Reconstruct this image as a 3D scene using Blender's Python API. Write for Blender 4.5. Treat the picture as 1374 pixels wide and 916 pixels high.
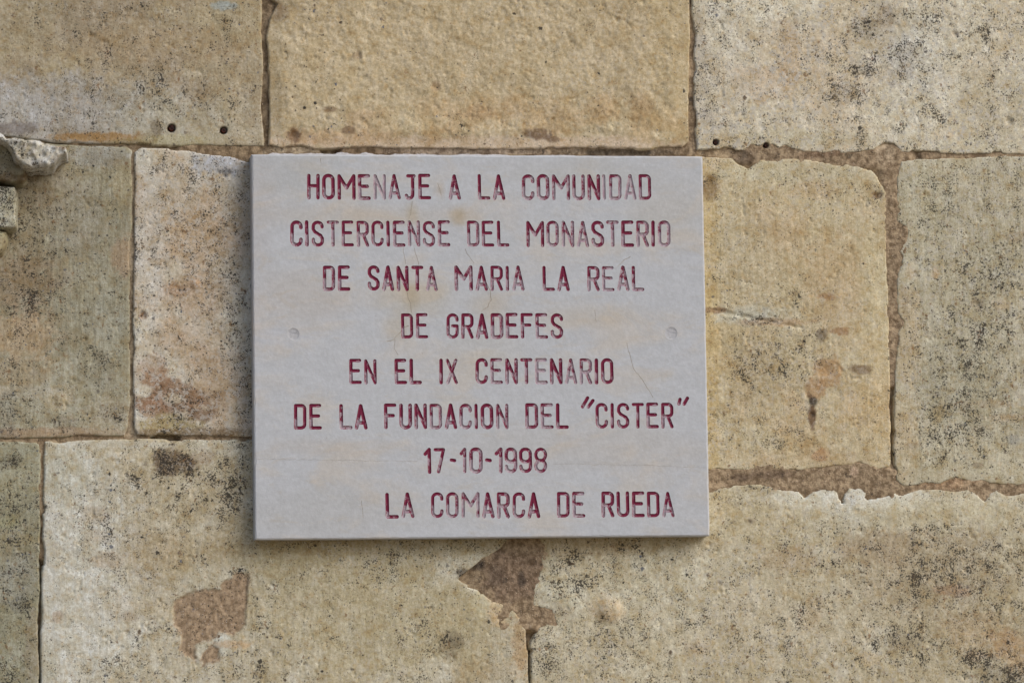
import bpy, math, random
import numpy as np
from mathutils import Vector
from mathutils.geometry import delaunay_2d_cdt

scene = bpy.context.scene
for o in list(bpy.data.objects):
    bpy.data.objects.remove(o, do_unlink=True)
R = math.radians
C = scene.collection

# ---------------------------------------------------------------- camera
CP = (-0.75666, -5.64588, 1.49326)
CR = (1.66088, 0.01467, -0.13978)
FL = 150.0
cd = bpy.data.cameras.new('camera'); cam = bpy.data.objects.new('camera', cd); C.objects.link(cam)
cam.location = CP; cam.rotation_euler = CR
cd.lens = FL; cd.sensor_width = 36; cd.clip_start = 0.1; cd.clip_end = 500
scene.camera = cam

# ---------------------------------------------------------------- sky, sun, exposure (open shade: one wide soft source from the upper right)
SUN_EL, SUN_AZ = 38.0, 52.0          # azimuth measured from the wall's outward normal towards the right
w = bpy.data.worlds.new('World'); scene.world = w; w.use_nodes = True
nt = w.node_tree; nt.nodes.clear()
sky = nt.nodes.new('ShaderNodeTexSky'); sky.sky_type = 'NISHITA'; sky.sun_disc = False
sky.sun_elevation = R(SUN_EL); sky.sun_rotation = R(180 - SUN_AZ); sky.air_density = 1.0; sky.dust_density = 3.0
bg = nt.nodes.new('ShaderNodeBackground'); bg.inputs['Strength'].default_value = 0.10
wo = nt.nodes.new('ShaderNodeOutputWorld')
nt.links.new(sky.outputs[0], bg.inputs[0]); nt.links.new(bg.outputs[0], wo.inputs[0])
sl = bpy.data.lights.new('sun', 'SUN'); sl.energy = 1.5; sl.angle = R(50); sl.color = (1.0, 0.96, 0.90)
sun = bpy.data.objects.new('sun', sl); C.objects.link(sun)
sd_ = Vector((math.sin(R(SUN_AZ)) * math.cos(R(SUN_EL)), -math.cos(R(SUN_AZ)) * math.cos(R(SUN_EL)), math.sin(R(SUN_EL))))
sun.location = (3, -5, 6); sun.rotation_euler = sd_.to_track_quat('Z', 'Y').to_euler()
scene.view_settings.view_transform = 'Standard'; scene.view_settings.look = 'None'
scene.view_settings.gamma = 1; scene.view_settings.exposure = 0.24

# ---------------------------------------------------------------- pixel of the photograph -> millimetres on a plane parallel to the wall
def _rot(rx, ry, rz):
    cx, sx = np.cos(rx), np.sin(rx); cy, sy = np.cos(ry), np.sin(ry); cz, sz = np.cos(rz), np.sin(rz)
    return (np.array([[cz, -sz, 0], [sz, cz, 0], [0, 0, 1]]) @ np.array([[cy, 0, sy], [0, 1, 0], [-sy, 0, cy]])
            @ np.array([[1, 0, 0], [0, cx, -sx], [0, sx, cx]]))
RM = _rot(*CR)
def at(px, y=0.0):
    px = np.atleast_2d(np.asarray(px, float)); s = FL / 36 * 1374
    d = np.c_[(px[:, 0] - 687) / s, -(px[:, 1] - 458) / s, -np.ones(len(px))] @ RM.T
    t = (y - CP[1]) / d[:, 1]
    return np.c_[CP[0] + t * d[:, 0], CP[2] + t * d[:, 2] - 2.0] * 1000.0   # u, v in mm about (0, *, 2)

# ---------------------------------------------------------------- noise
_tab = {}
def noise(x, y, scale, seed):
    if seed not in _tab:
        _tab[seed] = np.random.RandomState(seed).rand(256, 256).astype(np.float32)
    T = _tab[seed]; x = x / scale + 1000.37; y = y / scale + 1000.71
    xi = np.floor(x).astype(np.int64); yi = np.floor(y).astype(np.int64)
    fx = x - xi; fy = y - yi; fx = fx * fx * fx * (fx * (fx * 6 - 15) + 10); fy = fy * fy * fy * (fy * (fy * 6 - 15) + 10)
    x0 = xi & 255; x1 = (xi + 1) & 255; y0 = yi & 255; y1 = (yi + 1) & 255
    a = T[x0, y0] * (1 - fx) + T[x1, y0] * fx; b = T[x0, y1] * (1 - fx) + T[x1, y1] * fx
    return (a * (1 - fy) + b * fy) * 2 - 1
def fbm(x, y, scale, seed, octs=4, rough=0.5):
    s = 0; a = 1.0; n = 0
    for k in range(octs):
        c, q = math.cos(k * 1.1), math.sin(k * 1.1)
        s = s + a * noise(x * c - y * q, x * q + y * c, scale / 2 ** k, seed + k * 17); n += a; a *= rough
    return s / n
def sstep(a, b, x):
    t = np.clip((x - a) / (b - a), 0, 1); return t * t * (3 - 2 * t)
def lin(c):
    c = np.asarray(c, float) / 255
    return np.where(c <= 0.04045, c / 12.92, ((c + 0.055) / 1.055) ** 2.4)
ALB = 1.16
def alb(c):
    c = lin(c); g = float(c @ np.array((.25, .6, .15)))
    return np.clip((g + (c - g) * 0.74) * np.array((.985, 1.015, .985)) * ALB, 0, 0.9)

def seg_dist(P, A, B):
    d = B - A; L = max((d * d).sum(), 1e-9)
    t = np.clip(((P - A) @ d) / L, 0, 1)
    q = P - A - t[:, None] * d
    return (q * q).sum(1)
def sdf(P, poly):
    """positive inside"""
    n = len(poly); D = np.full(len(P), 1e18); ins = np.zeros(len(P), bool)
    for i in range(n):
        A = poly[i]; B = poly[(i + 1) % n]
        D = np.minimum(D, seg_dist(P, A, B))
        if A[1] != B[1]:
            c = ((A[1] > P[:, 1]) != (B[1] > P[:, 1])) & (P[:, 0] < (B[0] - A[0]) * (P[:, 1] - A[1]) / (B[1] - A[1]) + A[0])
            ins ^= c
    D = np.sqrt(D)
    return np.where(ins, D, -D)

# ---------------------------------------------------------------- materials
def new_mat(name):
    m = bpy.data.materials.new(name); m.use_nodes = True; t = m.node_tree; t.nodes.clear()
    o = t.nodes.new('ShaderNodeOutputMaterial'); b = t.nodes.new('ShaderNodeBsdfPrincipled')
    b.inputs['Roughness'].default_value = 0.9; b.inputs['Specular IOR Level'].default_value = 0.2
    t.links.new(b.outputs[0], o.inputs[0])
    return m, t, b
class N:
    def __init__(s, t): s.t = t
    def link(s, v, sock):
        if isinstance(v, bpy.types.NodeSocket): s.t.links.new(v, sock)
        elif v is not None: sock.default_value = v
    def coord(s): return s.t.nodes.new('ShaderNodeTexCoord').outputs['Object']
    def attr(s, n, fac=True):
        a = s.t.nodes.new('ShaderNodeAttribute'); a.attribute_name = n; return a.outputs['Fac' if fac else 'Color']
    def map(s, v, sc):
        a = s.t.nodes.new('ShaderNodeMapping'); s.link(v, a.inputs[0]); a.inputs['Scale'].default_value = sc; return a.outputs[0]
    def noise(s, v, scale, det=3, rough=0.55, dist=0.0, out='Fac'):
        a = s.t.nodes.new('ShaderNodeTexNoise'); s.link(v, a.inputs['Vector']); a.inputs['Scale'].default_value = scale
        a.inputs['Detail'].default_value = det; a.inputs['Roughness'].default_value = rough; a.inputs['Distortion'].default_value = dist
        return a.outputs[out]
    def vor(s, v, scale):
        a = s.t.nodes.new('ShaderNodeTexVoronoi'); s.link(v, a.inputs['Vector']); a.inputs['Scale'].default_value = scale; return a
    def m(s, op, a, b=None, c=None, clamp=False):
        n = s.t.nodes.new('ShaderNodeMath'); n.operation = op; n.use_clamp = clamp
        s.link(a, n.inputs[0]); s.link(b, n.inputs[1])
        if c is not None: s.link(c, n.inputs[2])
        return n.outputs[0]
    def ramp(s, v, a, b, lo=0.0, hi=1.0):
        n = s.t.nodes.new('ShaderNodeMapRange'); n.interpolation_type = 'SMOOTHSTEP'
        for k, x in zip(range(5), (v, a, b, lo, hi)): s.link(x, n.inputs[k])
        return n.outputs[0]
    def mix(s, f, a, b, mode='MIX'):
        n = s.t.nodes.new('ShaderNodeMix'); n.data_type = 'RGBA'; n.blend_type = mode; n.clamp_factor = True
        s.link(f, n.inputs[0])
        for v, k in ((a, 6), (b, 7)):
            if isinstance(v, (tuple, list)): v = (v[0], v[1], v[2], 1)
            s.link(v, n.inputs[k])
        return n.outputs[2]
    def vadd(s, a, b, sc):
        n = s.t.nodes.new('ShaderNodeVectorMath'); n.operation = 'MULTIPLY_ADD'; s.link(b, n.inputs[0]); n.inputs[1].default_value = (sc,) * 3; s.link(a, n.inputs[2]); return n.outputs[0]
    def bump(s, h, strength, dist, normal=None):
        n = s.t.nodes.new('ShaderNodeBump'); n.inputs['Strength'].default_value = strength; n.inputs['Distance'].default_value = dist
        s.link(h, n.inputs['Height'])
        if normal is not None: s.link(normal, n.inputs['Normal'])
        return n.outputs[0]

def stone_material():
    m, t, b = new_mat('weathered_limestone'); n = N(t)
    co = n.coord(); warp = n.vadd(co, n.noise(co, 60, 2, out='Color'), 0.006)
    tone = n.attr('tone', False); li = n.attr('lichen'); drag = n.attr('drag'); cr = n.attr('crust')
    # grain: broad, middle and fine mottling
    g1 = n.noise(warp, 38, 5, 0.62); g2 = n.noise(co, 260, 3, 0.65); g3 = n.noise(co, 900, 2, 0.6)
    col = n.mix(n.ramp(g1, 0.40, 0.66), tone, n.mix(1.0, tone, (1.17, 1.20, 1.30), 'MULTIPLY'))
    col = n.mix(n.ramp(g1, 0.46, 0.28), col, n.mix(1.0, col, (0.90, 0.82, 0.70), 'MULTIPLY'))
    col = n.mix(n.ramp(g2, 0.38, 0.64), n.mix(1.0, col, (0.91, 0.90, 0.88), 'MULTIPLY'), n.mix(1.0, col, (1.07, 1.07, 1.07), 'MULTIPLY'))
    g4 = n.noise(warp, 120, 5, 0.75)
    col = n.mix(n.ramp(g4, 0.50, 0.62), col, n.mix(1.0, col, (1.11, 1.14, 1.20), 'MULTIPLY'))
    col = n.mix(n.ramp(g4, 0.48, 0.36), col, n.mix(1.0, col, (0.93, 0.85, 0.74), 'MULTIPLY'))
    g5 = n.noise(warp, 420, 4, 0.7)
    col = n.mix(n.ramp(g5, 0.52, 0.66), col, n.mix(1.0, col, (1.09, 1.10, 1.12), 'MULTIPLY'))
    col = n.mix(n.ramp(g5, 0.47, 0.32), col, n.mix(1.0, col, (0.79, 0.745, 0.68), 'MULTIPLY'))
    # vertical tooling / rain streaks
    st = n.noise(n.map(co, (1, 1, 0.07)), 420, 3, 0.6)
    col = n.mix(n.m('MULTIPLY', drag, n.ramp(st, 0.62, 0.40)), col, n.mix(1.0, col, (0.82, 0.80, 0.76), 'MULTIPLY'))
    # white crust flecks
    wf = n.noise(warp, 170, 4, 0.7)
    col = n.mix(n.m('MULTIPLY', cr, n.ramp(wf, 0.50, 0.60)), col, (0.56, 0.54, 0.50))
    # rust brown mottles and freckles
    bf = n.noise(warp, 95, 4, 0.68)
    thr = n.m('MULTIPLY_ADD', li, -0.03, 0.655)
    col = n.mix(n.m('MULTIPLY', n.ramp(n.m('SUBTRACT', bf, thr), 0.0, 0.06), 0.75), col, (0.22, 0.125, 0.06))
    # bare flaked patches: brown bedding with pale and dark grains
    fl = n.attr('flake')
    gv = n.vor(co, 420); gs = n.t.nodes.new('ShaderNodeSeparateColor'); t.links.new(gv.outputs['Color'], gs.inputs[0])
    gc = n.mix(n.ramp(n.noise(co, 150, 4, 0.7), 0.36, 0.64), (0.25, 0.18, 0.115), (0.46, 0.35, 0.24))
    gc = n.mix(n.m('MULTIPLY', n.ramp(gv.outputs['Distance'], 0.45, 0.25), n.m('GREATER_THAN', gs.outputs[0], 0.80)), gc, n.mix(gs.outputs[1], (0.56, 0.48, 0.40), (0.07, 0.05, 0.04)))
    col = n.mix(fl, col, gc)
    # grey lichen discs
    v = n.vor(n.vadd(co, n.noise(co, 240, 3, 0.7, out='Color'), 0.010), 70)
    sel = n.t.nodes.new('ShaderNodeSeparateColor'); t.links.new(v.outputs['Color'], sel.inputs[0])
    rr = n.m('MULTIPLY', n.m('MULTIPLY_ADD', sel.outputs[1], 0.24, 0.07), n.m('GREATER_THAN', n.m('MULTIPLY_ADD', li, 0.08, sel.outputs[0]), 0.955))
    col = n.mix(n.m('MULTIPLY', n.ramp(n.m('SUBTRACT', rr, v.outputs['Distance']), -0.03, 0.05), 0.72), col, n.mix(sel.outputs[2], (0.075, 0.085, 0.11), (0.16, 0.13, 0.10)))
    # black lichen: fine dots that gather in clusters
    cl = n.noise(co, 55, 3, 0.65); cl2 = n.noise(co, 11, 2, 0.5)
    thick = n.m('ADD', n.m('MULTIPLY', n.m('SUBTRACT', cl, 0.5), 0.62), n.m('MULTIPLY', n.m('SUBTRACT', cl2, 0.5), 0.22))
    thick = n.m('ADD', thick, n.m('MULTIPLY', n.m('SUBTRACT', li, 0.5), 0.15))
    f1 = n.noise(n.vadd(co, n.noise(co, 700, 1, out='Color'), 0.0015), 430, 2, 0.75)
    dots = n.ramp(n.m('ADD', f1, thick), 0.643, 0.683)
    col = n.mix(n.m('MULTIPLY', dots, 0.90), col, (0.034, 0.031, 0.027))
    f2 = n.noise(co, 880, 2, 0.6)
    d2 = n.ramp(n.m('MULTIPLY_ADD', thick, 0.45, f2), 0.625, 0.675)
    col = n.mix(n.m('MULTIPLY', d2, 0.55), col, (0.085, 0.070, 0.05))
    wv = n.vadd(co, n.noise(co, 420, 3, 0.7, out='Color'), 0.0055)
    for sc, base, rmin, rvar, op in ((82, 0.93, 0.05, 0.24, 0.88), (140, 0.875, 0.08, 0.25, 0.93), (250, 0.80, 0.10, 0.26, 0.85)):
        pv = n.vor(wv, sc); ps = n.t.nodes.new('ShaderNodeSeparateColor'); t.links.new(pv.outputs['Color'], ps.inputs[0])
        pr_ = n.m('MULTIPLY', n.m('MULTIPLY_ADD', n.m('POWER', ps.outputs[1], 1.6), rvar, rmin), n.m('GREATER_THAN', n.m('ADD', ps.outputs[0], n.m('MULTIPLY', thick, 1.1)), base))
        pc = n.mix(n.ramp(ps.outputs[2], 0.35, 0.95), (0.028, 0.027, 0.027), (0.15, 0.10, 0.06)); pc = n.mix(n.m('GREATER_THAN', ps.outputs[2], 0.88), pc, (0.13, 0.145, 0.18))
        col = n.mix(n.m('MULTIPLY', n.ramp(n.m('SUBTRACT', pr_, pv.outputs['Distance']), -0.05, 0.05), op), col, pc)
    t.links.new(col, b.inputs['Base Color'])
    # fine relief
    h = n.m('ADD', n.m('MULTIPLY', g2, 0.6), n.m('MULTIPLY', g3, 0.35))
    h = n.m('ADD', h, n.m('MULTIPLY', n.m('MULTIPLY', st, drag), 0.8))
    h = n.m('ADD', h, n.m('MULTIPLY', g5, 0.4))
    t.links.new(n.bump(h, 0.45, 0.0018), b.inputs['Normal'])
    return m

def mortar_material():
    m, t, b = new_mat('brown_lime_mortar'); n = N(t); co = n.coord(); tone = n.attr('tone', False)
    g = n.noise(co, 120, 5, 0.65); col = n.mix(n.ramp(g, 0.36, 0.66), n.mix(1.0, tone, (0.56, 0.51, 0.46), 'MULTIPLY'), n.mix(1.0, tone, (1.36, 1.34, 1.3), 'MULTIPLY'))
    v = n.vor(co, 330); s = t.nodes.new('ShaderNodeSeparateColor'); t.links.new(v.outputs['Color'], s.inputs[0])
    grain = n.m('MULTIPLY', n.ramp(v.outputs['Distance'], 0.38, 0.22), n.m('GREATER_THAN', s.outputs[0], 0.84))
    col = n.mix(n.m('MULTIPLY', grain, 0.8), col, n.mix(s.outputs[1], (0.50, 0.40, 0.30), (0.10, 0.07, 0.05)))
    k = n.ramp(n.noise(co, 50, 4, 0.7), 0.60, 0.68); col = n.mix(n.m('MULTIPLY', k, 0.7), col, (0.05, 0.042, 0.038))
    t.links.new(col, b.inputs['Base Color'])
    h = n.m('ADD', n.noise(co, 260, 4, 0.7), n.m('MULTIPLY', grain, 0.35))
    t.links.new(n.bump(h, 0.7, 0.003), b.inputs['Normal']); b.inputs['Roughness'].default_value = 0.95
    return m

def slab_material():
    m, t, b = new_mat('honed_pale_marble'); n = N(t); co = n.coord(); tone = n.attr('tone', False)
    w1 = n.noise(n.map(co, (1, 1, 2.2)), 9, 6, 0.6, 0.6); w2 = n.noise(n.map(co, (1, 1, 1.6)), 42, 5, 0.62, 0.4)
    col = n.mix(n.ramp(w1, 0.46, 0.68), tone, n.mix(1.0, tone, (1.06, 0.985, 0.89), 'MULTIPLY'))
    col = n.mix(n.ramp(w2, 0.36, 0.66), n.mix(1.0, col, (0.96, 0.96, 0.955), 'MULTIPLY'), n.mix(1.0, col, (1.03, 1.03, 1.03), 'MULTIPLY'))
    w3 = n.noise(co, 190, 3, 0.7); col = n.mix(n.ramp(w3, 0.35, 0.7), n.mix(1.0, col, (0.945, 0.945, 0.94), 'MULTIPLY'), n.mix(1.0, col, (1.04, 1.04, 1.04), 'MULTIPLY'))
    w4 = n.noise(n.map(co, (1, 1, 3.0)), 15, 5, 0.7, 1.0); col = n.mix(n.m('MULTIPLY', n.ramp(w4, 0.56, 0.70), 0.22), col, (0.50, 0.42, 0.30))
    pit = n.noise(co, 260, 2, 0.6); col = n.mix(n.m('MULTIPLY', n.ramp(pit, 0.735, 0.77), 0.6), col, (0.20, 0.13, 0.09))
    t.links.new(col, b.inputs['Base Color']); b.inputs['Roughness'].default_value = 0.62; b.inputs['Specular IOR Level'].default_value = 0.3
    h = n.m('ADD', n.noise(co, 160, 4, 0.6), n.m('MULTIPLY', w1, 2.0))
    t.links.new(n.bump(h, 0.25, 0.0015), b.inputs['Normal'])
    return m

def paint_material():
    m, t, b = new_mat('worn_crimson_letter_paint'); n = N(t); co = n.coord()
    wear = n.attr('wear'); edge = n.attr('edge')
    a1 = n.noise(co, 95, 4, 0.65); a2 = n.noise(n.map(co, (1, 1, 0.35)), 520, 3, 0.7); a3 = n.noise(co, 1100, 2, 0.6)
    # paint survives at the rim and in the ends of the strokes, and goes first from the middle of the groove
    mid = n.m('SUBTRACT', 1.0, n.m('ABSOLUTE', n.m('MULTIPLY_ADD', edge, 2.0, -0.75)))
    k = n.m('ADD', n.m('MULTIPLY', n.m('SUBTRACT', a1, 0.5), 2.2), n.m('MULTIPLY', n.m('SUBTRACT', a2, 0.5), 1.5))
    k = n.m('ADD', k, n.m('MULTIPLY', mid, 0.26)); k = n.m('ADD', k, wear)
    mask = n.ramp(k, 0.34, 0.52)
    stone = n.mix(n.ramp(a2, 0.4, 0.65), (0.46, 0.43, 0.47), (0.36, 0.26, 0.32))
    red = n.mix(n.ramp(a3, 0.35, 0.7), (0.150, 0.007, 0.034), (0.220, 0.016, 0.058))
    red = n.mix(n.m('MULTIPLY', n.ramp(a1, 0.62, 0.40), 0.4), red, (0.16, 0.02, 0.055))
    t.links.new(n.mix(n.m('MULTIPLY', mask, 0.88), red, stone), b.inputs['Base Color'])
    b.inputs['Roughness'].default_value = 0.55
    t.links.new(n.bump(a2, 0.3, 0.0008), b.inputs['Normal'])
    return m

def plain_material(name, c1, c2, scale, rough=0.9, bump=0.3):
    m, t, b = new_mat(name); n = N(t); co = n.coord(); g = n.noise(co, scale, 5, 0.6)
    t.links.new(n.mix(n.ramp(g, 0.35, 0.68), c1, c2), b.inputs['Base Color']); b.inputs['Roughness'].default_value = rough
    t.links.new(n.bump(g, bump, 0.002), b.inputs['Normal'])
    return m

M_STONE = stone_material(); M_MORTAR = mortar_material(); M_SLAB = slab_material(); M_PAINT = paint_material()
M_CRACK = plain_material('dirt_in_hairline_crack', (0.32, 0.27, 0.21), (0.44, 0.41, 0.37), 120)
M_PLUG = plain_material('grey_filler', (0.44, 0.45, 0.49), (0.52, 0.53, 0.56), 200)
M_IRON = plain_material('rusted_iron', (0.018, 0.012, 0.012), (0.075, 0.022, 0.012), 260, 0.8, 0.6)
M_WHITE = plain_material('pale_fixing_mortar', (0.40, 0.39, 0.40), (0.60, 0.60, 0.62), 180, 0.9, 0.6)
M_GROUND = plain_material('pale_gravelly_earth', (0.20, 0.16, 0.11), (0.34, 0.28, 0.20), 6, 0.95, 0.5)
M_CORE = plain_material('plain_limestone', (0.36, 0.29, 0.18), (0.48, 0.40, 0.28), 5, 0.95, 0.5)

# ---------------------------------------------------------------- mesh helpers
def link_mesh(name, V, F, mat, parent=None, origin=(0, 0, 0), smooth=True, attrs=None, quads=False):
    me = bpy.data.meshes.new(name); V = np.asarray(V, np.float32) - np.asarray(origin, np.float32)
    if quads:
        F = np.asarray(F, np.int32); me.vertices.add(len(V)); me.vertices.foreach_set('co', V.ravel())
        me.loops.add(F.size); me.loops.foreach_set('vertex_index', F.ravel())
        me.polygons.add(len(F)); me.polygons.foreach_set('loop_start', np.arange(0, F.size, F.shape[1], dtype=np.int32))
        me.update(calc_edges=True)
    else:
        me.from_pydata(V.tolist(), [], F)
    if smooth: me.polygons.foreach_set('use_smooth', np.ones(len(me.polygons), bool))
    for k, a in (attrs or {}).items():
        if a.ndim == 2:
            at_ = me.attributes.new(k, 'FLOAT_COLOR', 'POINT'); at_.data.foreach_set('color', np.c_[a, np.ones(len(a))].astype(np.float32).ravel())
        else:
            at_ = me.attributes.new(k, 'FLOAT', 'POINT'); at_.data.foreach_set('value', a.astype(np.float32))
    me.materials.append(mat); me.validate()
    o = bpy.data.objects.new(name, me); C.objects.link(o); o.location = origin
    if parent is not None:
        o.parent = parent; o.location = Vector(origin) - parent.location
    return o
def empty(name, loc, label, cat):
    o = bpy.data.objects.new(name, None); C.objects.link(o); o.location = loc; o['label'] = label; o['category'] = cat; return o

def grid_mesh(name, us, vs, keep, H, mat, parent, attrs, origin=None):
    """us (nu), vs (nv) in mm, arrays indexed [iu, iv]; keep marks vertices; H height towards the viewer in mm"""
    cell = keep[:-1, :-1] & keep[1:, :-1] & keep[1:, 1:] & keep[:-1, 1:]
    used = np.zeros(keep.shape, bool)
    used[:-1, :-1] |= cell; used[1:, :-1] |= cell; used[1:, 1:] |= cell; used[:-1, 1:] |= cell
    idx = -np.ones(keep.shape, np.int32); idx[used] = np.arange(used.sum())
    F = np.stack([idx[:-1, :-1][cell], idx[1:, :-1][cell], idx[1:, 1:][cell], idx[:-1, 1:][cell]], 1)
    U, W = np.meshgrid(us, vs, indexing='ij')
    V = np.c_[U[used] / 1000, -H[used] / 1000, W[used] / 1000 + 2.0]
    org = origin if origin is not None else (float(V[:, 0].mean()), 0.0, float(V[:, 2].mean()))
    return link_mesh(name, V, F, mat, parent, org, True, {k: a[used] for k, a in attrs.items()}, quads=True)

# ---------------------------------------------------------------- ground
g = link_mesh('ground', [(-60, -80, 0), (60, -80, 0), (60, 40, 0), (-60, 40, 0)], [(0, 1, 2, 3)], M_GROUND, smooth=False); g['kind'] = 'structure'

# ---------------------------------------------------------------- the wall
wall = empty('stone_wall', (0, 0.3, 0), 'old wall of large weathered limestone blocks with brown mortar joints, behind the plaque', 'wall')
bx = [(x, y, z) for x in (-4, 4) for y in (0.035, 0.7) for z in (0, 5)]
link_mesh('wall_core', bx, [(0, 1, 3, 2), (4, 6, 7, 5), (0, 4, 5, 1), (2, 3, 7, 6), (0, 2, 6, 4), (1, 5, 7, 3)], M_CORE, wall, smooth=False)

# visible area gets a fine grid, the rest of the built area a coarser one
c0 = at([(0, 0), (1374, 0), (0, 916), (1374, 916)])
ua, ub = c0[:, 0].min() - 12, c0[:, 0].max() + 12; va, vb = c0[:, 1].min() - 12, c0[:, 1].max() + 12
ex = at([(-600, -540), (1980, 1380)]); UA, UB = ex[0, 0], ex[1, 0]; VA, VB = ex[1, 1], ex[0, 1]
def axis(A, a, b, B, s):
    left = [a]; st = s
    while left[-1] > A: st = min(st * 1.12, 12); left.append(left[-1] - st)
    right = [b]; st = s
    while right[-1] < B: st = min(st * 1.12, 12); right.append(right[-1] + st)
    return np.array(left[:0:-1] + list(np.arange(a, b, s)) + right)
FINE = 1.5
US = axis(UA, ua, ub, UB, FINE); VS = axis(VA, va, vb, VB, FINE)

# outlines in pixels of the photograph, clockwise from the upper left
ST = {}
ST['A'] = [(-180, -228), (351, -226), (351, 0), (351, 60), (353, 90), (351, 140), (354, 195), (300, 196), (262, 195), (233, 197), (180, 193), (120, 193), (73, 191), (43, 187), (0, 180), (-180, 172)]
ST['B'] = [(357, -228), (925, -228), (925, 60), (924, 150), (924, 190), (916, 197), (875, 200), (820, 198), (768, 197), (730, 199), (691, 200), (600, 199), (520, 198), (458, 198), (423, 200), (405, 194), (393, 195), (378, 198), (361, 194), (362, 150), (360, 80), (358, 50), (364, 22), (372, 6), (358, -8)]
ST['C'] = [(930, -228), (1520, -225), (1520, 204), (1374, 207), (1320, 206), (1249, 206), (1209, 203), (1200, 192), (1186, 190), (1172, 201), (1156, 202), (1129, 205), (1102, 204), (1083, 203), (1063, 200), (1053, 195), (1045, 200), (1036, 195), (1020, 197), (1009, 194), (996, 203), (970, 200), (936, 201), (933, 180), (932, 133), (931, 100), (933, 50), (929, 20)]
ST['D'] = [(-230, 182), (0, 186), (73, 194), (120, 196), (170, 197), (177, 202), (177, 305), (174, 320), (174, 455), (175, 540), (171, 572), (166, 584), (110, 584), (66, 587), (0, 588), (-230, 590)]
ST['E'] = [(187, 199), (233, 200), (255, 203), (283, 208), (310, 210), (333, 217), (400, 222), (642, 216), (646, 400), (644, 582), (500, 586), (337, 586), (290, 584), (248, 584), (236, 582), (212, 582), (200, 584), (184, 583), (180, 572), (179, 538), (179, 455), (181, 305), (181, 205)]
ST['F'] = [(650, 214), (944, 210), (983, 212), (994, 219), (1005, 226), (1013, 219), (1020, 214), (1049, 213), (1083, 215), (1116, 220), (1149, 222), (1169, 229), (1183, 243), (1190, 259), (1189, 305), (1190, 338), (1192, 405), (1193, 455), (1194, 505), (1195, 626), (1170, 631), (1152, 622), (1116, 625), (1076, 631), (1043, 630), (1023, 626), (999, 631), (953, 631), (652, 636)]
ST['G'] = [(1209, 216), (1233, 213), (1374, 210), (1560, 208), (1560, 652), (1374, 649), (1350, 650), (1330, 648), (1318, 644), (1306, 647), (1296, 643), (1277, 642), (1262, 648), (1250, 647), (1213, 652), (1203, 644), (1200, 628), (1200, 538), (1203, 480), (1204, 450), (1213, 433), (1204, 419), (1204, 375), (1209, 356), (1206, 334), (1216, 322), (1213, 308), (1203, 300), (1203, 240)]
ST['H'] = [(-260, 594), (0, 592), (56, 593), (54, 640), (52, 744), (51, 830), (52, 1006), (-260, 1006)]
ST['I'] = [(61, 592), (200, 589), (260, 590), (500, 590), (700, 592), (702, 655), (680, 725), (672, 735), (645, 750), (622, 768), (613, 777), (630, 786), (642, 788), (658, 805), (672, 806), (686, 812), (698, 830), (708, 844), (709, 920), (708, 1006), (55, 1006), (55, 911), (57, 710), (59, 640)]
ST['J'] = [(708, 655), (953, 653), (983, 650), (1016, 650), (1050, 657), (1070, 658), (1080, 667), (1090, 660), (1108, 656), (1123, 654), (1126, 668), (1131, 673), (1134, 662), (1139, 654), (1160, 654), (1163, 660), (1160, 667), (1164, 671), (1185, 666), (1200, 660), (1210, 665), (1222, 659), (1237, 657), (1262, 657), (1283, 660), (1300, 656), (1312, 664), (1322, 673), (1328, 662), (1338, 658), (1350, 664), (1360, 664), (1374, 661), (1590, 660), (1590, 1004), (714, 1006), (713, 916), (712, 862), (724, 840), (735, 837), (748, 838), (740, 818), (716, 812), (714, 790), (726, 765), (725, 735), (716, 700)]
EXTRA = [(-620, -228, -186, 170), (1526, -226, 2000, 204), (-620, 180, -236, 588), (1566, 208, 2000, 650), (-620, 596, -266, 1006), (1596, 660, 2000, 1002)]
for y0, y1, xs in ((-570, -236, (-620, -60, 560, 1100, 1640, 2000)), (1013, 1400, (-620, -100, 420, 930, 1450, 2000))):
    for i in range(5): EXTRA.append((xs[i] + 3, y0, xs[i + 1] - 3, y1))
for i, (x0, y0, x1, y1) in enumerate(EXTRA): ST['X%d' % i] = [(x0, y0), (x1, y0), (x1, y1), (x0, y1)]

# per stone: tone, second tone, relief, raggedness, lichen, drag, crust, edge radius, face offset
PR = {
 'A': ((168, 150, 114), (158, 140, 112), 1.0, 0.35, 0.42, 0.30, 0.15, 7, 0.0),
 'B': ((184, 163, 124), (176, 154, 114), 1.5, 0.5, 0.12, 0.05, 0.10, 5, 2.0),
 'C': ((198, 181, 150), (206, 194, 168), 1.0, .9, 0.62, 0.10, 0.55, 6, 1.0),
 'D': ((160, 152, 126), (148, 140, 114), 0.8, .4, 0.45, 0.55, 0.10, 6, -1.0),
 'E': ((202, 194, 176), (182, 156, 124), 0.9, .5, 0.58, 0.25, 0.55, 7, 0.0),
 'F': ((192, 174, 134), (190, 164, 120), 0.9, .8, 0.40, 0.35, 0.25, 7, 1.0),
 'G': ((180, 169, 140), (188, 176, 146), 0.9, 1.0, 0.62, 0.45, 0.30, 6, 0.0),
 'H': ((152, 147, 120), (142, 136, 108), 0.9, 1.0, 0.60, 0.30, 0.15, 6, -1.0),
 'I': ((178, 162, 128), (190, 180, 156), 0.9, .8, 0.48, 0.40, 0.25, 7, 1.0),
 'J': ((192, 179, 148), (180, 164, 128), 0.9, .9, 0.60, 0.20, 0.30, 8, 1.0)}
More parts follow.
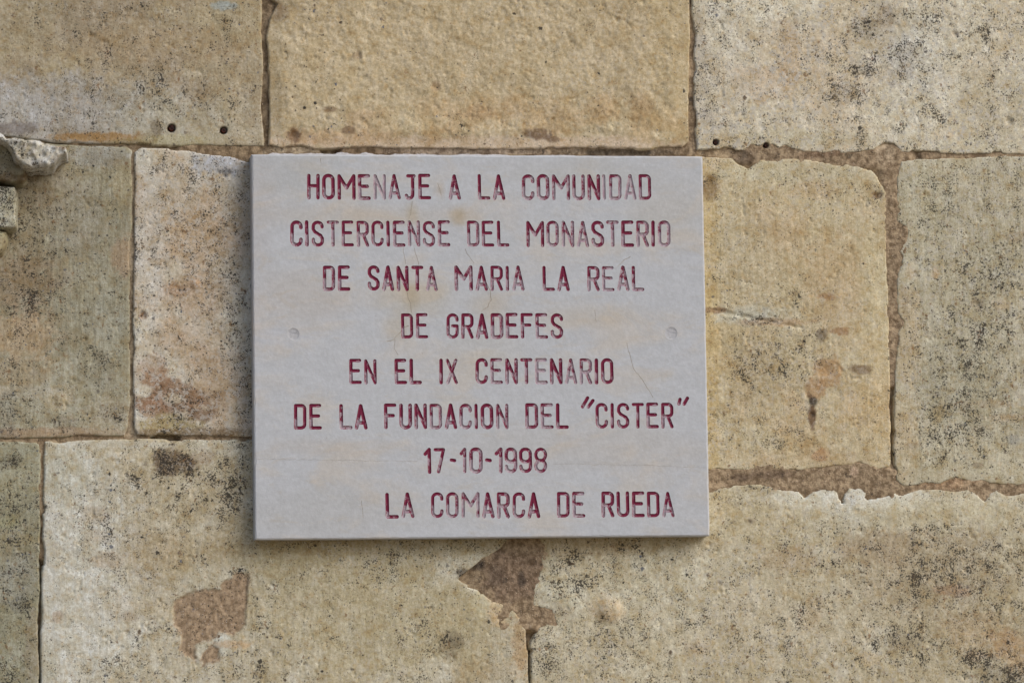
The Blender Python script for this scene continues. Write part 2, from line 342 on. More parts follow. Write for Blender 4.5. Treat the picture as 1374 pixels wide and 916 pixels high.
LBL = {'A': 'tan block with two small rusty holes near its lower edge', 'B': 'clean rough tan block above the plaque',
       'C': 'whitish block sprinkled with black lichen', 'D': 'grey tan block under the carved corbel', 'E': 'pale block with brown stains left of the plaque',
       'F': 'yellowish block right of the plaque', 'G': 'grey speckled block at the right edge', 'H': 'greenish grey block at the lower left',
       'I': 'block below the plaque with a flaked brown patch', 'J': 'large speckled block at the lower right'}

# colour blobs on the faces (stains and crusts, plus painted plaque shadow on E, I and J): stone, x, y, rx, ry, colour, strength
BL = [
 ('A', 60, 160, 190, 60, (158, 152, 146), .85), ('A', 10, 150, 60, 40, (172, 168, 165), .6), ('A', 190, 150, 60, 45, (170, 164, 148), .5), ('A', 270, 165, 90, 35, (174, 164, 138), .6),
 ('A', 10, 172, 40, 8, (112, 100, 96), .8), ('A', 130, 184, 55, 6, (160, 120, 55), .95), ('A', 175, 192, 30, 5, (140, 118, 66), .8), ('A', 330, 120, 22, 90, (178, 160, 128), .6), ('A', 210, 60, 110, 26, (160, 134, 96), .5), ('A', 300, 8, 22, 5, (150, 160, 160), .8),
 ('A', 40, 20, 90, 40, (150, 134, 104), .5), ('A', 210, 172, 8, 12, (110, 92, 66), .6), ('A', 233, 188, 40, 7, (170, 158, 110), .6),
 ('B', 640, 192, 330, 9, (194, 168, 138), .9), ('B', 500, 170, 34, 22, (184, 152, 108), .8), ('B', 590, 160, 30, 24, (182, 150, 102), .85), ('B', 650, 152, 36, 24, (180, 148, 98), .85),
 ('B', 690, 140, 16, 14, (180, 144, 94), .8), ('B', 735, 160, 40, 26, (182, 150, 102), .8), ('B', 810, 148, 22, 22, (180, 146, 94), .85), ('B', 860, 150, 20, 26, (176, 144, 96), .85), ('B', 890, 170, 36, 22, (184, 154, 104), .8),
 ('B', 655, 172, 16, 10, (198, 176, 138), .8), ('B', 822, 167, 9, 8, (204, 184, 144), .9), ('B', 890, 182, 14, 7, (204, 186, 150), .8), ('B', 540, 165, 60, 10, (192, 172, 132), .5), ('B', 440, 185, 60, 12, (192, 158, 116), .7), ('B', 585, 115, 7, 7, (148, 112, 74), .9),
 ('B', 722, 181, 16, 7, (112, 84, 60), .95), ('B', 740, 187, 9, 4, (120, 92, 66), .9), ('B', 467, 175, 12, 5, (126, 98, 68), .85), ('B', 395, 182, 9, 9, (120, 88, 58), .95), ('B', 444, 148, 9, 4, (126, 98, 66), .8), ('B', 480, 75, 6, 4, (110, 78, 48), .9), ('B', 373, 14, 10, 14, (126, 100, 66), .8), ('B', 660, 60, 260, 90, (190, 168, 128), .5), ('B', 900, 40, 40, 120, (190, 166, 118), .5), ('B', 640, 152, 24, 8, (170, 132, 84), .5),
 ('C', 936, 40, 9, 26, (122, 96, 72), .8), ('C', 941, 70, 11, 20, (126, 98, 74), .75), ('C', 940, 120, 8, 14, (120, 92, 70), .7), ('C', 950, 155, 10, 16, (110, 86, 66), .8), ('C', 1060, 60, 14, 40, (178, 146, 108), .7), ('C', 1075, 65, 60, 30, (186, 158, 120), .6), ('C', 1020, 115, 36, 24, (188, 154, 122), .6), ('C', 1110, 130, 60, 36, (188, 160, 122), .6), ('C', 1190, 60, 40, 60, (180, 168, 146), .5), ('C', 1230, 75, 40, 60, (202, 196, 182), .6),
 ('C', 1188, 24, 10, 16, (120, 90, 64), .7), ('C', 980, 190, 46, 10, (188, 166, 126), .7), ('C', 960, 90, 50, 90, (196, 184, 162), .5), ('C', 1060, 185, 70, 12, (196, 186, 154), .5), ('C', 1354, 163, 9, 9, (118, 88, 52), .9), ('C', 1345, 171, 10, 4, (130, 88, 58), .8), ('C', 1280, 46, 7, 6, (150, 116, 74), .9), ('C', 1340, 150, 60, 60, (186, 172, 140), .6), ('C', 1060, 100, 140, 10, (192, 164, 128), .3), ('C', 1160, 37, 20, 12, (96, 88, 78), .65), ('C', 1218, 78, 14, 22, (112, 98, 84), .6), ('C', 1130, 125, 16, 14, (110, 92, 74), .6), ('C', 1156, 92, 14, 9, (104, 96, 86), .5), ('C', 1312, 196, 60, 9, (200, 190, 160), .5),
 ('D', 40, 300, 36, 130, (122, 100, 70), .8), ('D', 60, 240, 40, 36, (112, 90, 64), .8), ('D', 20, 380, 60, 40, (146, 124, 94), .7), ('D', 30, 450, 52, 34, (184, 150, 108), .85), ('D', 20, 500, 40, 24, (170, 142, 104), .6), ('D', 165, 345, 14, 24, (170, 130, 92), .8), ('D', 163, 250, 12, 34, (178, 154, 96), .6), ('D', 130, 210, 34, 14, (160, 156, 150), .6), ('D', 140, 420, 40, 40, (154, 150, 132), .5), ('D', 100, 300, 40, 60, (146, 138, 120), .6), ('D', 60, 580, 120, 6, (162, 118, 78), .8), ('D', 80, 535, 18, 14, (184, 158, 110), .6), ('D', 30, 525, 60, 8, (176, 168, 150), .5), ('D', 150, 560, 30, 26, (172, 158, 130), .5), ('D', 6, 560, 18, 30, (100, 88, 66), .6), ('D', 140, 495, 12, 22, (96, 90, 76), .5), ('D', 84, 565, 20, 8, (110, 92, 66), .6), ('D', 150, 555, 22, 12, (120, 98, 70), .5),
 ('E', 205, 500, 20, 24, (158, 118, 82), .95), ('E', 240, 535, 60, 20, (136, 98, 64), .9), ('E', 205, 545, 20, 22, (148, 106, 70), .8), ('E', 270, 555, 22, 12, (120, 86, 56), .8), ('E', 225, 570, 40, 14, (168, 150, 100), .9), ('E', 192, 525, 12, 8, (206, 200, 188), .9), ('E', 230, 535, 14, 6, (200, 186, 162), .7), ('E', 260, 580, 90, 6, (124, 100, 68), .8), ('E', 192, 423, 7, 7, (130, 86, 48), .9), ('E', 262, 380, 9, 8, (176, 132, 82), .8), ('E', 236, 388, 16, 9, (160, 118, 86), .6), ('E', 270, 445, 36, 70, (176, 146, 114), .5), ('E', 260, 395, 40, 24, (174, 142, 108), .5), ('E', 200, 330, 20, 100, (196, 190, 180), .6), ('E', 240, 245, 50, 40, (182, 170, 150), .5), ('E', 300, 220, 40, 14, (166, 172, 188), .75), ('E', 300, 370, 24, 60, (168, 144, 114), .5), ('E', 300, 500, 30, 50, (176, 148, 114), .5), ('E', 200, 460, 20, 40, (192, 184, 168), .5), ('E', 330, 400, 26, 200, (156, 150, 140), .4), ('E', 303, 230, 8, 5, (96, 96, 100), .7), ('E', 190, 210, 10, 10, (190, 184, 170), .6),  # tall grey strip at E's right edge: plaque shadow painted into the tone
 ('F', 952, 400, 12, 230, (186, 158, 96), .75), ('F', 990, 470, 40, 60, (182, 156, 104), .4), ('F', 1120, 380, 50, 70, (186, 156, 110), .6), ('F', 1010, 424, 46, 12, (186, 182, 164), .8), ('F', 955, 416, 20, 4, (130, 92, 50), .8), ('F', 1040, 432, 50, 5, (168, 120, 64), .5), ('F', 1175, 500, 24, 120, (198, 174, 124), .5), ('F', 1174, 380, 20, 60, (196, 180, 140), .6), ('F', 1110, 500, 18, 18, (176, 130, 74), .7), ('F', 1093, 520, 12, 12, (170, 126, 74), .7), ('F', 1089, 556, 5, 20, (104, 68, 36), .9), ('F', 1090, 540, 6, 5, (60, 54, 48), .85), ('F', 1125, 445, 12, 5, (166, 118, 68), .7), ('F', 1108, 398, 14, 6, (168, 122, 70), .7), ('F', 1095, 255, 36, 12, (188, 158, 112), .6), ('F', 1178, 262, 8, 5, (112, 84, 54), .9), ('F', 950, 250, 12, 16, (120, 92, 56), .7), ('F', 1070, 230, 110, 12, (192, 182, 150), .5), ('F', 1000, 340, 60, 60, (184, 166, 130), .5), ('F', 1020, 500, 40, 50, (158, 138, 100), .4), ('F', 1100, 610, 12, 8, (182, 132, 80), .7), ('F', 1154, 495, 16, 5, (110, 78, 48), .7), ('F', 1102, 450, 8, 8, (84, 64, 44), .7), ('F', 1160, 550, 40, 20, (196, 168, 116), .4),
 ('G', 1290, 440, 90, 170, (170, 160, 130), .5), ('G', 1220, 450, 18, 60, (190, 160, 112), .7), ('G', 1222, 365, 7, 12, (188, 156, 108), .8), ('G', 1215, 400, 5, 18, (134, 102, 64), .8), ('G', 1214, 590, 20, 60, (192, 162, 112), .7), ('G', 1226, 598, 10, 4, (120, 76, 44), .85), ('G', 1311, 408, 9, 8, (116, 76, 46), .9), ('G', 1344, 408, 14, 8, (190, 154, 104), .6), ('G', 1255, 366, 6, 9, (196, 158, 108), .9), ('G', 1370, 317, 20, 7, (150, 108, 72), .8), ('G', 1320, 542, 44, 5, (178, 146, 98), .7), ('G', 1350, 560, 30, 5, (178, 140, 86), .6), ('G', 1320, 240, 60, 22, (188, 176, 146), .5), ('G', 1345, 225, 9, 6, (132, 104, 66), .8), ('G', 1240, 260, 30, 40, (182, 172, 140), .6), ('G', 1300, 620, 90, 24, (184, 172, 140), .6), ('G', 1313, 624, 6, 5, (110, 80, 52), .9), ('G', 1290, 520, 60, 60, (158, 150, 122), .4), ('G', 1230, 330, 20, 40, (182, 172, 144), .5), ('G', 1360, 590, 10, 6, (92, 92, 100), .8),
 ('H', 20, 640, 34, 24, (160, 154, 124), .5), ('H', 20, 725, 40, 12, (156, 142, 104), .6), ('H', 14, 618, 14, 9, (80, 72, 60), .7), ('H', 20, 770, 30, 40, (152, 148, 136), .5), ('H', 12, 700, 12, 8, (150, 146, 100), .5), ('H', 46, 870, 10, 40, (146, 112, 80), .5), ('H', 25, 810, 10, 12, (70, 66, 60), .6),
 ('I', 100, 760, 90, 180, (198, 194, 182), .9), ('I', 80, 640, 46, 40, (182, 180, 162), .5), ('I', 230, 620, 26, 16, (104, 80, 54), .85), ('I', 272, 612, 16, 9, (140, 108, 76), .7), ('I', 160, 596, 70, 5, (192, 186, 172), .6), ('I', 130, 690, 18, 12, (168, 138, 98), .6), ('I', 128, 720, 20, 9, (166, 138, 98), .5), ('I', 145, 750, 22, 10, (168, 140, 106), .5), ('I', 200, 740, 50, 50, (172, 152, 118), .4), ('I', 340, 745, 120, 16, (156, 138, 92), .5), ('I', 520, 735, 170, 12, (160, 134, 78), .7), ('I', 520, 830, 160, 80, (176, 160, 116), .6), ('I', 420, 830, 90, 90, (176, 160, 122), .5), ('I', 660, 800, 22, 20, (204, 192, 156), .8), ('I', 668, 815, 12, 24, (206, 164, 104), .8), ('I', 635, 786, 10, 8, (206, 200, 178), .8), ('I', 697, 870, 10, 36, (186, 142, 86), .8), ('I', 297, 862, 12, 14, (196, 196, 186), .9), ('I', 310, 864, 24, 5, (190, 140, 72), .8), ('I', 77, 828, 8, 8, (178, 140, 100), .8), ('I', 60, 900, 14, 40, (184, 180, 160), .4), ('I', 172, 828, 10, 6, (140, 104, 70), .6), ('I', 190, 815, 60, 12, (184, 160, 118), .4), ('I', 604, 865, 13, 16, (120, 104, 76), .6), ('I', 620, 770, 12, 7, (88, 76, 66), .8), ('I', 650, 900, 50, 14, (172, 146, 104), .5), ('I', 240, 740, 60, 20, (170, 146, 106), .5), ('I', 380, 770, 60, 30, (160, 146, 106), .4),  # long olive strip along the plaque's lower edge is its shadow, painted in
 ('J', 780, 735, 90, 12, (160, 128, 74), .75), ('J', 880, 732, 90, 10, (156, 126, 72), .6), ('J', 750, 800, 34, 26, (202, 194, 168), .7), ('J', 818, 818, 24, 17, (194, 148, 84), .9), ('J', 755, 820, 14, 8, (146, 112, 76), .85), ('J', 1140, 668, 120, 14, (206, 200, 182), .8), ('J', 960, 800, 160, 80, (196, 184, 156), .5), ('J', 1150, 680, 40, 22, (204, 200, 190), .8), ('J', 1020, 700, 60, 30, (188, 170, 128), .5), ('J', 965, 680, 22, 22, (194, 170, 118), .6), ('J', 1060, 750, 40, 20, (166, 132, 88), .6), ('J', 1180, 735, 50, 24, (158, 126, 86), .65), ('J', 1240, 760, 120, 70, (160, 138, 104), .5), ('J', 1275, 792, 24, 8, (160, 112, 78), .7), ('J', 1320, 850, 60, 26, (170, 134, 84), .6), ('J', 1360, 870, 30, 30, (172, 124, 60), .8), ('J', 1350, 905, 44, 18, (104, 94, 78), .6), ('J', 1090, 820, 16, 24, (160, 126, 82), .6), ('J', 935, 868, 16, 10, (176, 136, 84), .6), ('J', 965, 782, 5, 4, (110, 92, 66), .9), ('J', 1005, 700, 5, 4, (110, 92, 70), .9), ('J', 1310, 880, 16, 6, (146, 100, 66), .8), ('J', 1010, 840, 160, 60, (188, 170, 136), .4), ('J', 1240, 690, 120, 20, (194, 182, 148), .6), ('J', 1210, 860, 24, 12, (104, 82, 58), .55), ('J', 880, 800, 80, 60, (190, 180, 150), .4), ('J', 1165, 883, 14, 10, (196, 166, 114), .7)]  # first two brown strips continue the painted shadow below the plaque
# where black lichen gathers: x, y, rx, ry, amount added
LI = [(1160, 37, 26, 16, .8), (1218, 78, 24, 34, .75), (1130, 126, 26, 22, .6), (1157, 92, 24, 14, .6), (1250, 25, 26, 20, .6), (1115, 80, 10, 20, .7), (1258, 160, 20, 14, .7), (1210, 170, 12, 10, .7), (1300, 190, 14, 8, .6), (1333, 175, 16, 12, .6), (1158, 195, 12, 8, .5), (1345, 90, 40, 60, .15), (950, 130, 24, 60, .35), (980, 20, 14, 12, .5),
      (110, 30, 70, 26, .45), (200, 105, 24, 24, .7), (190, 130, 70, 30, .35), (270, 130, 40, 24, .35), (20, 160, 60, 30, .3), (120, 60, 120, 40, .15), (212, 172, 14, 12, .5), (320, 150, 14, 24, .3),
      (640, 60, 300, 100, -.25), (620, 160, 24, 12, .45), (260, 230, 60, 24, .4), (240, 300, 60, 60, .25), (300, 340, 34, 80, .35), (320, 480, 24, 100, .35), (200, 480, 10, 200, -.2), (230, 560, 40, 20, .5),
      (40, 280, 40, 60, .65), (40, 370, 36, 36, .5), (50, 400, 40, 40, .45), (140, 490, 22, 24, .6), (12, 560, 22, 34, .7), (85, 570, 20, 12, .5), (150, 556, 22, 10, .5), (90, 460, 60, 40, .15), (130, 220, 40, 20, .2),
      (1005, 426, 34, 10, .55), (1070, 462, 60, 28, .4), (1004, 490, 20, 20, .7), (1048, 495, 18, 16, .7), (1020, 520, 60, 80, .30), (968, 580, 22, 20, .8), (1150, 522, 12, 10, .6), (1100, 448, 10, 8, .6), (1150, 610, 16, 8, .5), (1040, 590, 40, 24, .35), (1085, 250, 60, 30, .2), (948, 246, 10, 14, .8), (1090, 340, 90, 60, -.25), (1160, 420, 40, 120, -.4), (1125, 265, 16, 10, .6), (1140, 335, 12, 12, .5),
      (1300, 260, 80, 40, .2), (1310, 360, 60, 60, .25), (1325, 460, 60, 90, .4), (1270, 570, 60, 40, .35), (1300, 595, 60, 24, .2), (1220, 590, 16, 60, -.3), (1340, 640, 60, 20, -.2), (1340, 360, 14, 20, .5),
      (20, 690, 34, 40, .5), (14, 620, 16, 12, .8), (25, 810, 20, 20, .8), (12, 900, 20, 20, .8), (20, 760, 30, 40, .4), (230, 616, 30, 22, .8), (270, 640, 100, 50, .45), (170, 645, 24, 26, .5), (165, 700, 60, 60, .2), (310, 665, 20, 30, .7), (90, 820, 40, 90, -.3), (140, 895, 60, 16, .6), (210, 855, 24, 14, .6), (225, 830, 80, 24, .3), (290, 700, 80, 60, .25), (320, 900, 60, 20, .3), (318, 768, 14, 10, .9), (560, 900, 30, 14, .4), (575, 840, 8, 30, .5), (568, 860, 30, 30, .3), (497, 765, 20, 14, .5), (520, 770, 20, 16, .4), (600, 866, 16, 20, .6), (480, 840, 60, 60, -.15), (620, 735, 80, 12, .3), (750, 745, 40, 14, .3), (660, 850, 30, 50, -.2), (780, 770, 40, 30, .5), (770, 790, 24, 12, .4), (800, 855, 60, 30, .45), (735, 890, 20, 30, .8), (880, 880, 50, 40, .25), (930, 830, 24, 20, .6), (1000, 767, 14, 10, 1.0), (1000, 850, 80, 40, .15), (1255, 770, 80, 50, .5), (1210, 860, 50, 30, .6), (1330, 790, 50, 70, .35), (1350, 905, 60, 30, 1.0), (1310, 880, 30, 20, .6), (1174, 730, 16, 8, .6), (1250, 717, 40, 12, .5), (1010, 690, 60, 24, -.35), (1150, 680, 50, 20, -.4), (1110, 790, 60, 60, .1), (1330, 690, 60, 20, -.2), (1170, 862, 14, 14, .5), (1300, 860, 40, 40, .3)]
FLAKE = [(234, 810), (240, 800), (251, 797), (262, 791), (284, 790), (297, 793), (300, 780), (309, 775), (317, 767), (334, 770), (333, 790), (329, 812), (331, 838), (322, 848), (311, 852), (302, 848), (294, 847), (288, 856), (276, 860), (264, 864), (262, 874), (261, 887), (250, 880), (241, 871), (244, 858), (240, 844), (231, 834)]
FLAKE2 = [(271, 895), (270, 880), (284, 865), (295, 870), (293, 885), (279, 890)]
PITS = [(230, 172, 4.8), (300, 175, 4.4), (960.5, 191, 3.5), (1028, 195, 3.2)]
# blunt little hollows seen in the faces
HOL = [(395, 182, 7, 2), (585, 118, 6, 1.5), (480, 75, 5, 2), (192, 423, 6, 3), (262, 382, 7, -2), (1354, 163, 7, 3), (1280, 46, 5, 2), (1178, 262, 6, 2.5), (1089, 556, 5, 3), (818, 818, 20, -5), (1311, 408, 6, 2), (965, 782, 3, 2), (1005, 700, 3, 2), (80, 535, 10, -2), (1110, 498, 12, 2), (604, 865, 12, 1.5), (225, 572, 34, 3), (887, 735, 3, 3)]

def blob(U, V, x, y, rx, ry, seed, soft=0.45, yl=0.0):
    c = at([(x, y)], yl)[0]; d = np.sqrt(((U - c[0]) / rx) ** 2 + ((V - c[1]) / ry) ** 2)
    return d
def paint_field(U, V, key, flat):
    p = PR.get(key); n0 = fbm(U, V, 140, 11, 4); n1 = fbm(U, V, 45, 31, 4, .6); n2 = fbm(U, V, 12, 51, 3, .6)
    t0, t1 = alb(p[0]), alb(p[1])
    k = sstep(-.35, .4, n0 * .7 + n1 * .6)[..., None]
    col = t0 * (1 - k) + t1 * k
    lich = np.full(U.shape, p[4]) + n1 * .15
    n3 = fbm(U, V, 5, 71, 3, .7); nz = n1 * .28 + n2 * .34 + n3 * .34
    for (s, x, y, rx, ry, c, a) in BL:
        if s != key: continue
        if sum(c) < 345 and key in 'CDGHJ': a = a * .5
        if c[0] - c[2] > 62 and key in 'DGIJC': a = a * .62
        q = at([(x, y)])[0]
        d = np.sqrt(((U - q[0]) / rx) ** 2 + ((V - q[1]) / ry) ** 2)
        big = min(rx, ry) > 30
        w_ = sstep(1.35, .55 if big else .72, d + nz * (1.15 if big else 1.25)) * a * .95
        col = col * (1 - w_[..., None]) + alb(c) * w_[..., None]
    for (x, y, rx, ry, a) in LI:
        q = at([(x, y)])[0]; d = np.sqrt(((U - q[0]) / rx) ** 2 + ((V - q[1]) / ry) ** 2)
        lich = lich + sstep(1.6, .1, d + nz * .8) * a * .9
    return col, lich

def relief(U, V, amp, seed, chisel=1.0, tool=0.0):
    macro = fbm(U, V, 190, seed + 3, 3) * 2.2
    mid = fbm(U, V, 26, seed + 5, 4, .6) * 0.95 * amp
    chis = fbm(U * .85 + V * .5, V * .85 - U * .5, 7.5, seed + 9, 3, .6) * 0.42 * amp * chisel + tool * .25 * noise(U + fbm(U, V, 40, seed + 2, 2) * 4, V / 18, 2.6, seed + 15)
    fine = fbm(U, V, 3.6, seed + 13, 2, .6) * .22 * amp
    pit = -sstep(.42, .70, fbm(U, V, 9, seed + 19, 3, .6)) * 1.3
    return macro + mid + chis + fine + pit

seedn = 100
stones = {}
for key, px in ST.items():
    seedn += 7
    P = at(px)
    u0, u1 = P[:, 0].min() - 9, P[:, 0].max() + 9; v0, v1 = P[:, 1].min() - 9, P[:, 1].max() + 9
    iu = np.where((US >= u0) & (US <= u1))[0]; iv = np.where((VS >= v0) & (VS <= v1))[0]
    if len(iu) < 3 or len(iv) < 3: continue
    us = US[iu]; vs = VS[iv]; U, V = np.meshgrid(us, vs, indexing='ij')
    out = key[0] == 'X'
    if out: PR[key] = (tuple(np.array((176, 160, 126)) + np.random.RandomState(seedn).randint(-10, 10)), (168, 150, 116), 1.0, 1.2, .45, .3, .2, 7, 0.0)
    pr = PR[key]
    s = sdf(np.c_[U.ravel(), V.ravel()], P).reshape(U.shape)
    rg = pr[3]
    near = sstep(60, 5, np.abs(s))
    s = s + near * (fbm(U, V, 30, seedn, 2) * 1.6 * rg + fbm(U, V, 10, seedn + 1, 3, .6) * 1.5 * rg + .2)
    # chips knocked out of the arrises
    s = s - near * sstep(.28, .55, fbm(U, V, 22, seedn + 2, 2)) * 3.0 * rg
    r = pr[7] * .6; t = np.clip(s / r, 0, 1)
    H = pr[8] + relief(U, V, pr[2], seedn, {'B': 1.5, 'A': 1.0, 'D': .4, 'G': .6, 'E': 1.2}.get(key, 1.0), {'D': 1, 'G': .8, 'I': .7, 'J': .5, 'F': .6, 'H': .8}.get(key, .2))
    H = H * (1 - .9 * sstep(26, 1, s))
    H = H - r * .22 * (1 - np.sqrt(np.clip(1 - (1 - t) ** 2, 0, 1)))
    H = H - np.clip(-s / 4.0, 0, 1.5) * 30
    col, li = paint_field(U, V, key, None)
    drag = np.full(U.shape, pr[5]) ; crust = np.full(U.shape, pr[6]) + fbm(U, V, 90, seedn + 4, 2) * .3
    flk = np.zeros(U.shape)
    if key == 'I':
        for fp, dep in ((FLAKE, 1.7), (FLAKE2, 1.2)):
            f = sdf(np.c_[U.ravel(), V.ravel()], at(fp)).reshape(U.shape) + fbm(U, V, 12, 77, 4, .7) * 4.0
            k = sstep(-1.3, 1.3, f)
            H = H - k * (dep + fbm(U, V, 10, 79, 3, .6) * 1.2)
            flk = np.maximum(flk, sstep(-3.0, 2.2, f + fbm(U, V, 5, 87, 3, .7) * 3.2)); li = li - k * .25; crust = crust * (1 - k)
    for (x, y, rr) in PITS:
        q = at([(x, y)])[0]; d = np.hypot(U - q[0], V - q[1]); H = H - sstep(rr + 1.2, rr - .8, d) * 9
        k = (sstep(rr + 2.0, rr, d) * .8)[..., None]; col = col * (1 - k) + np.array((.07, .03, .022)) * k
    for (x, y, rr, dep) in HOL:
        q = at([(x, y)])[0]; d = np.hypot(U - q[0], V - q[1]); H = H - sstep(rr * 1.15, rr * .2, d) * dep
    # the natural ledge in the yellowish block
    if key == 'F':
        q = at([(950, 414), (1075, 440)]); 
        d = np.sqrt(seg_dist(np.c_[U.ravel(), V.ravel()], q[0], q[1])).reshape(U.shape) + fbm(U, V, 10, 91, 2) * 3
        H = H - sstep(4, 0, d) * 1.8
    keep = s > -5.5
    ob = grid_mesh('stone_block', us, vs, keep, H, M_STONE, wall, {'tone': np.clip(col, .01, .85), 'lichen': np.clip(li, -.6, 1.6), 'drag': np.clip(drag, 0, 1), 'crust': np.clip(crust, 0, 1), 'flake': flk})
    if key in LBL: ob['label'] = LBL[key]
    stones[key] = ob

# iron stubs in the drilled holes
def iron_plug(x, y, r, parent):
    q = at([(x, y)])[0]; V = []; F = []; n = 14; rnd = random.Random(int(x))
    rings = ((1.0, 2.5), (1.0, -3.5), (.8, -2.4), (.35, -2.9))
    for (k, h) in rings:
        for i in range(n):
            a = 2 * math.pi * i / n; rr = r * k * (1 + rnd.uniform(-.06, .06))
            V.append(((q[0] + rr * math.cos(a)) / 1000, (6.5 if h > 0 else -(h + 3.4) + rnd.uniform(-.3, .3) + 2.0) / 1000, (q[1] + rr * math.sin(a)) / 1000 + 2))
    for j in range(len(rings) - 1):
        for i in range(n): F.append((j * n + i, j * n + (i + 1) % n, (j + 1) * n + (i + 1) % n, (j + 1) * n + i))
    F.append(tuple(range((len(rings) - 1) * n, len(rings) * n)))
    o = link_mesh('iron_plug', V, F, M_IRON, None, (q[0] / 1000, 0, q[1] / 1000 + 2))
    o.parent = parent; o.matrix_parent_inverse.identity()
    o.location = Vector((q[0] / 1000, 0, q[1] / 1000 + 2)) - parent.location - wall.location
for (x, y, rr), k in zip(PITS, 'AACC'): iron_plug(x, y, rr - .8, stones[k])

# mortar: one uneven bed whose level changes from joint to joint
mu = axis(UA, ua, ub, UB, 2.0); mv = axis(VA, va, vb, VB, 2.0); U, V = np.meshgrid(mu, mv, indexing='ij')
lev = np.full(U.shape, -6.5)
ZN = [([(1203, 215), (1200, 330), (1198, 440)], 22, -.5), ([(1198, 440), (1197, 520)], 10, -1.5), ([(1198, 530), (1197, 622)], 9, -10.0),
      ([(950, 641), (1060, 643), (1150, 640), (1215, 655)], 24, -.3), ([(1215, 655), (1374, 656)], 18, -.9), ([(690, 730), (700, 800), (716, 830)], 55, -.2), ([(752, 818), (760, 820)], 12, .4),
      ([(1000, 205), (1060, 207), (1190, 212)], 16, -.7), ([(1240, 209), (1400, 209)], 6, -2), ([(250, 203), (345, 206)], 12, -1.8),
      ([(355, -200), (357, 200)], 8, -4.5), ([(178, 200), (177, 590)], 7, -4.0), ([(57, 592), (56, 700)], 7, -4.0), ([(52, 760), (53, 960)], 8, -14.0), ([(60, 589), (340, 588)], 6, -4.0), ([(0, 590), (60, 590)], 6, -3.0),
      ([(206, 586), (238, 586)], 4, -16.0), ([(711, 855), (711, 960)], 8, -11.0), ([(928, -200), (930, 200)], 8, -4.0), ([(945, 203), (990, 206)], 8, -4.0),
      ([(360, 202), (930, 203)], 6, -3.5), ([(436, 202), (452, 203)], 5, -14.0), ([(790, 203), (868, 204)], 4, -8.0), ([(100, 193), (180, 194)], 5, -4.0)]
PT = np.c_[U.ravel(), V.ravel()]
for pl, rad, L in ZN:
    Q = at(pl); d = np.full(len(PT), 1e18)
    for i in range(len(Q) - 1): d = np.minimum(d, seg_dist(PT, Q[i], Q[i + 1]))
    d = np.sqrt(d).reshape(U.shape); k = sstep(rad * 1.5, rad * .7, d); lev = lev * (1 - k) + L * k
for (x, y, rr) in PITS:
    q = at([(x, y)])[0]; lev = lev - sstep(rr + 1.5, rr - .5, np.hypot(U - q[0], V - q[1])) * 9
lev = lev + fbm(U, V, 34, 7, 3) * 1.1 + fbm(U, V, 9, 8, 3, .6) * 1.1
mcol = np.tile(alb((158, 134, 106)), U.shape + (1,)) * (1 + .18 * fbm(U, V, 40, 21, 3))[..., None]
for (x, y, rx, ry, c, a) in [(178, 400, 14, 220, (150, 136, 116), .6), (357, 100, 8, 120, (122, 104, 82), .8), (690, 770, 46, 36, (136, 112, 94), .8), (1270, 648, 40, 8, (190, 150, 112), .5), (1188, 205, 12, 16, (200, 178, 152), .35), (1146, 632, 5, 6, (214, 184, 160), .9), (480, 203, 70, 5, (110, 86, 62), .7), (620, 203, 110, 5, (160, 140, 124), .8), (830, 204, 70, 6, (84, 74, 66), .7), (400, 203, 50, 6, (176, 156, 130), .8), (300, 203, 60, 9, (126, 104, 76), .7),
                             (1000, 212, 16, 10, (110, 92, 76), .7), (640, 757, 12, 10, (88, 76, 68), .8), (700, 775, 6, 11, (84, 72, 66), .8), (665, 770, 12, 16, (110, 92, 80), .7), (960, 207, 20, 6, (180, 154, 120), .6), (1100, 206, 30, 6, (136, 106, 84), .6), (1040, 636, 30, 6, (110, 88, 74), .6), (996, 640, 14, 6, (96, 76, 66), .6)]:
    q = at([(x, y)])[0]; d = np.sqrt(((U - q[0]) / rx) ** 2 + ((V - q[1]) / ry) ** 2) + fbm(U, V, 14, 23, 2) * .4
    k = (sstep(1.3, .6, d) * a)[..., None]; mcol = mcol * (1 - k) + alb(c) * k
grid_mesh('mortar', mu, mv, np.ones(U.shape, bool), lev, M_MORTAR, wall, {'tone': np.clip(mcol, .01, .8)})

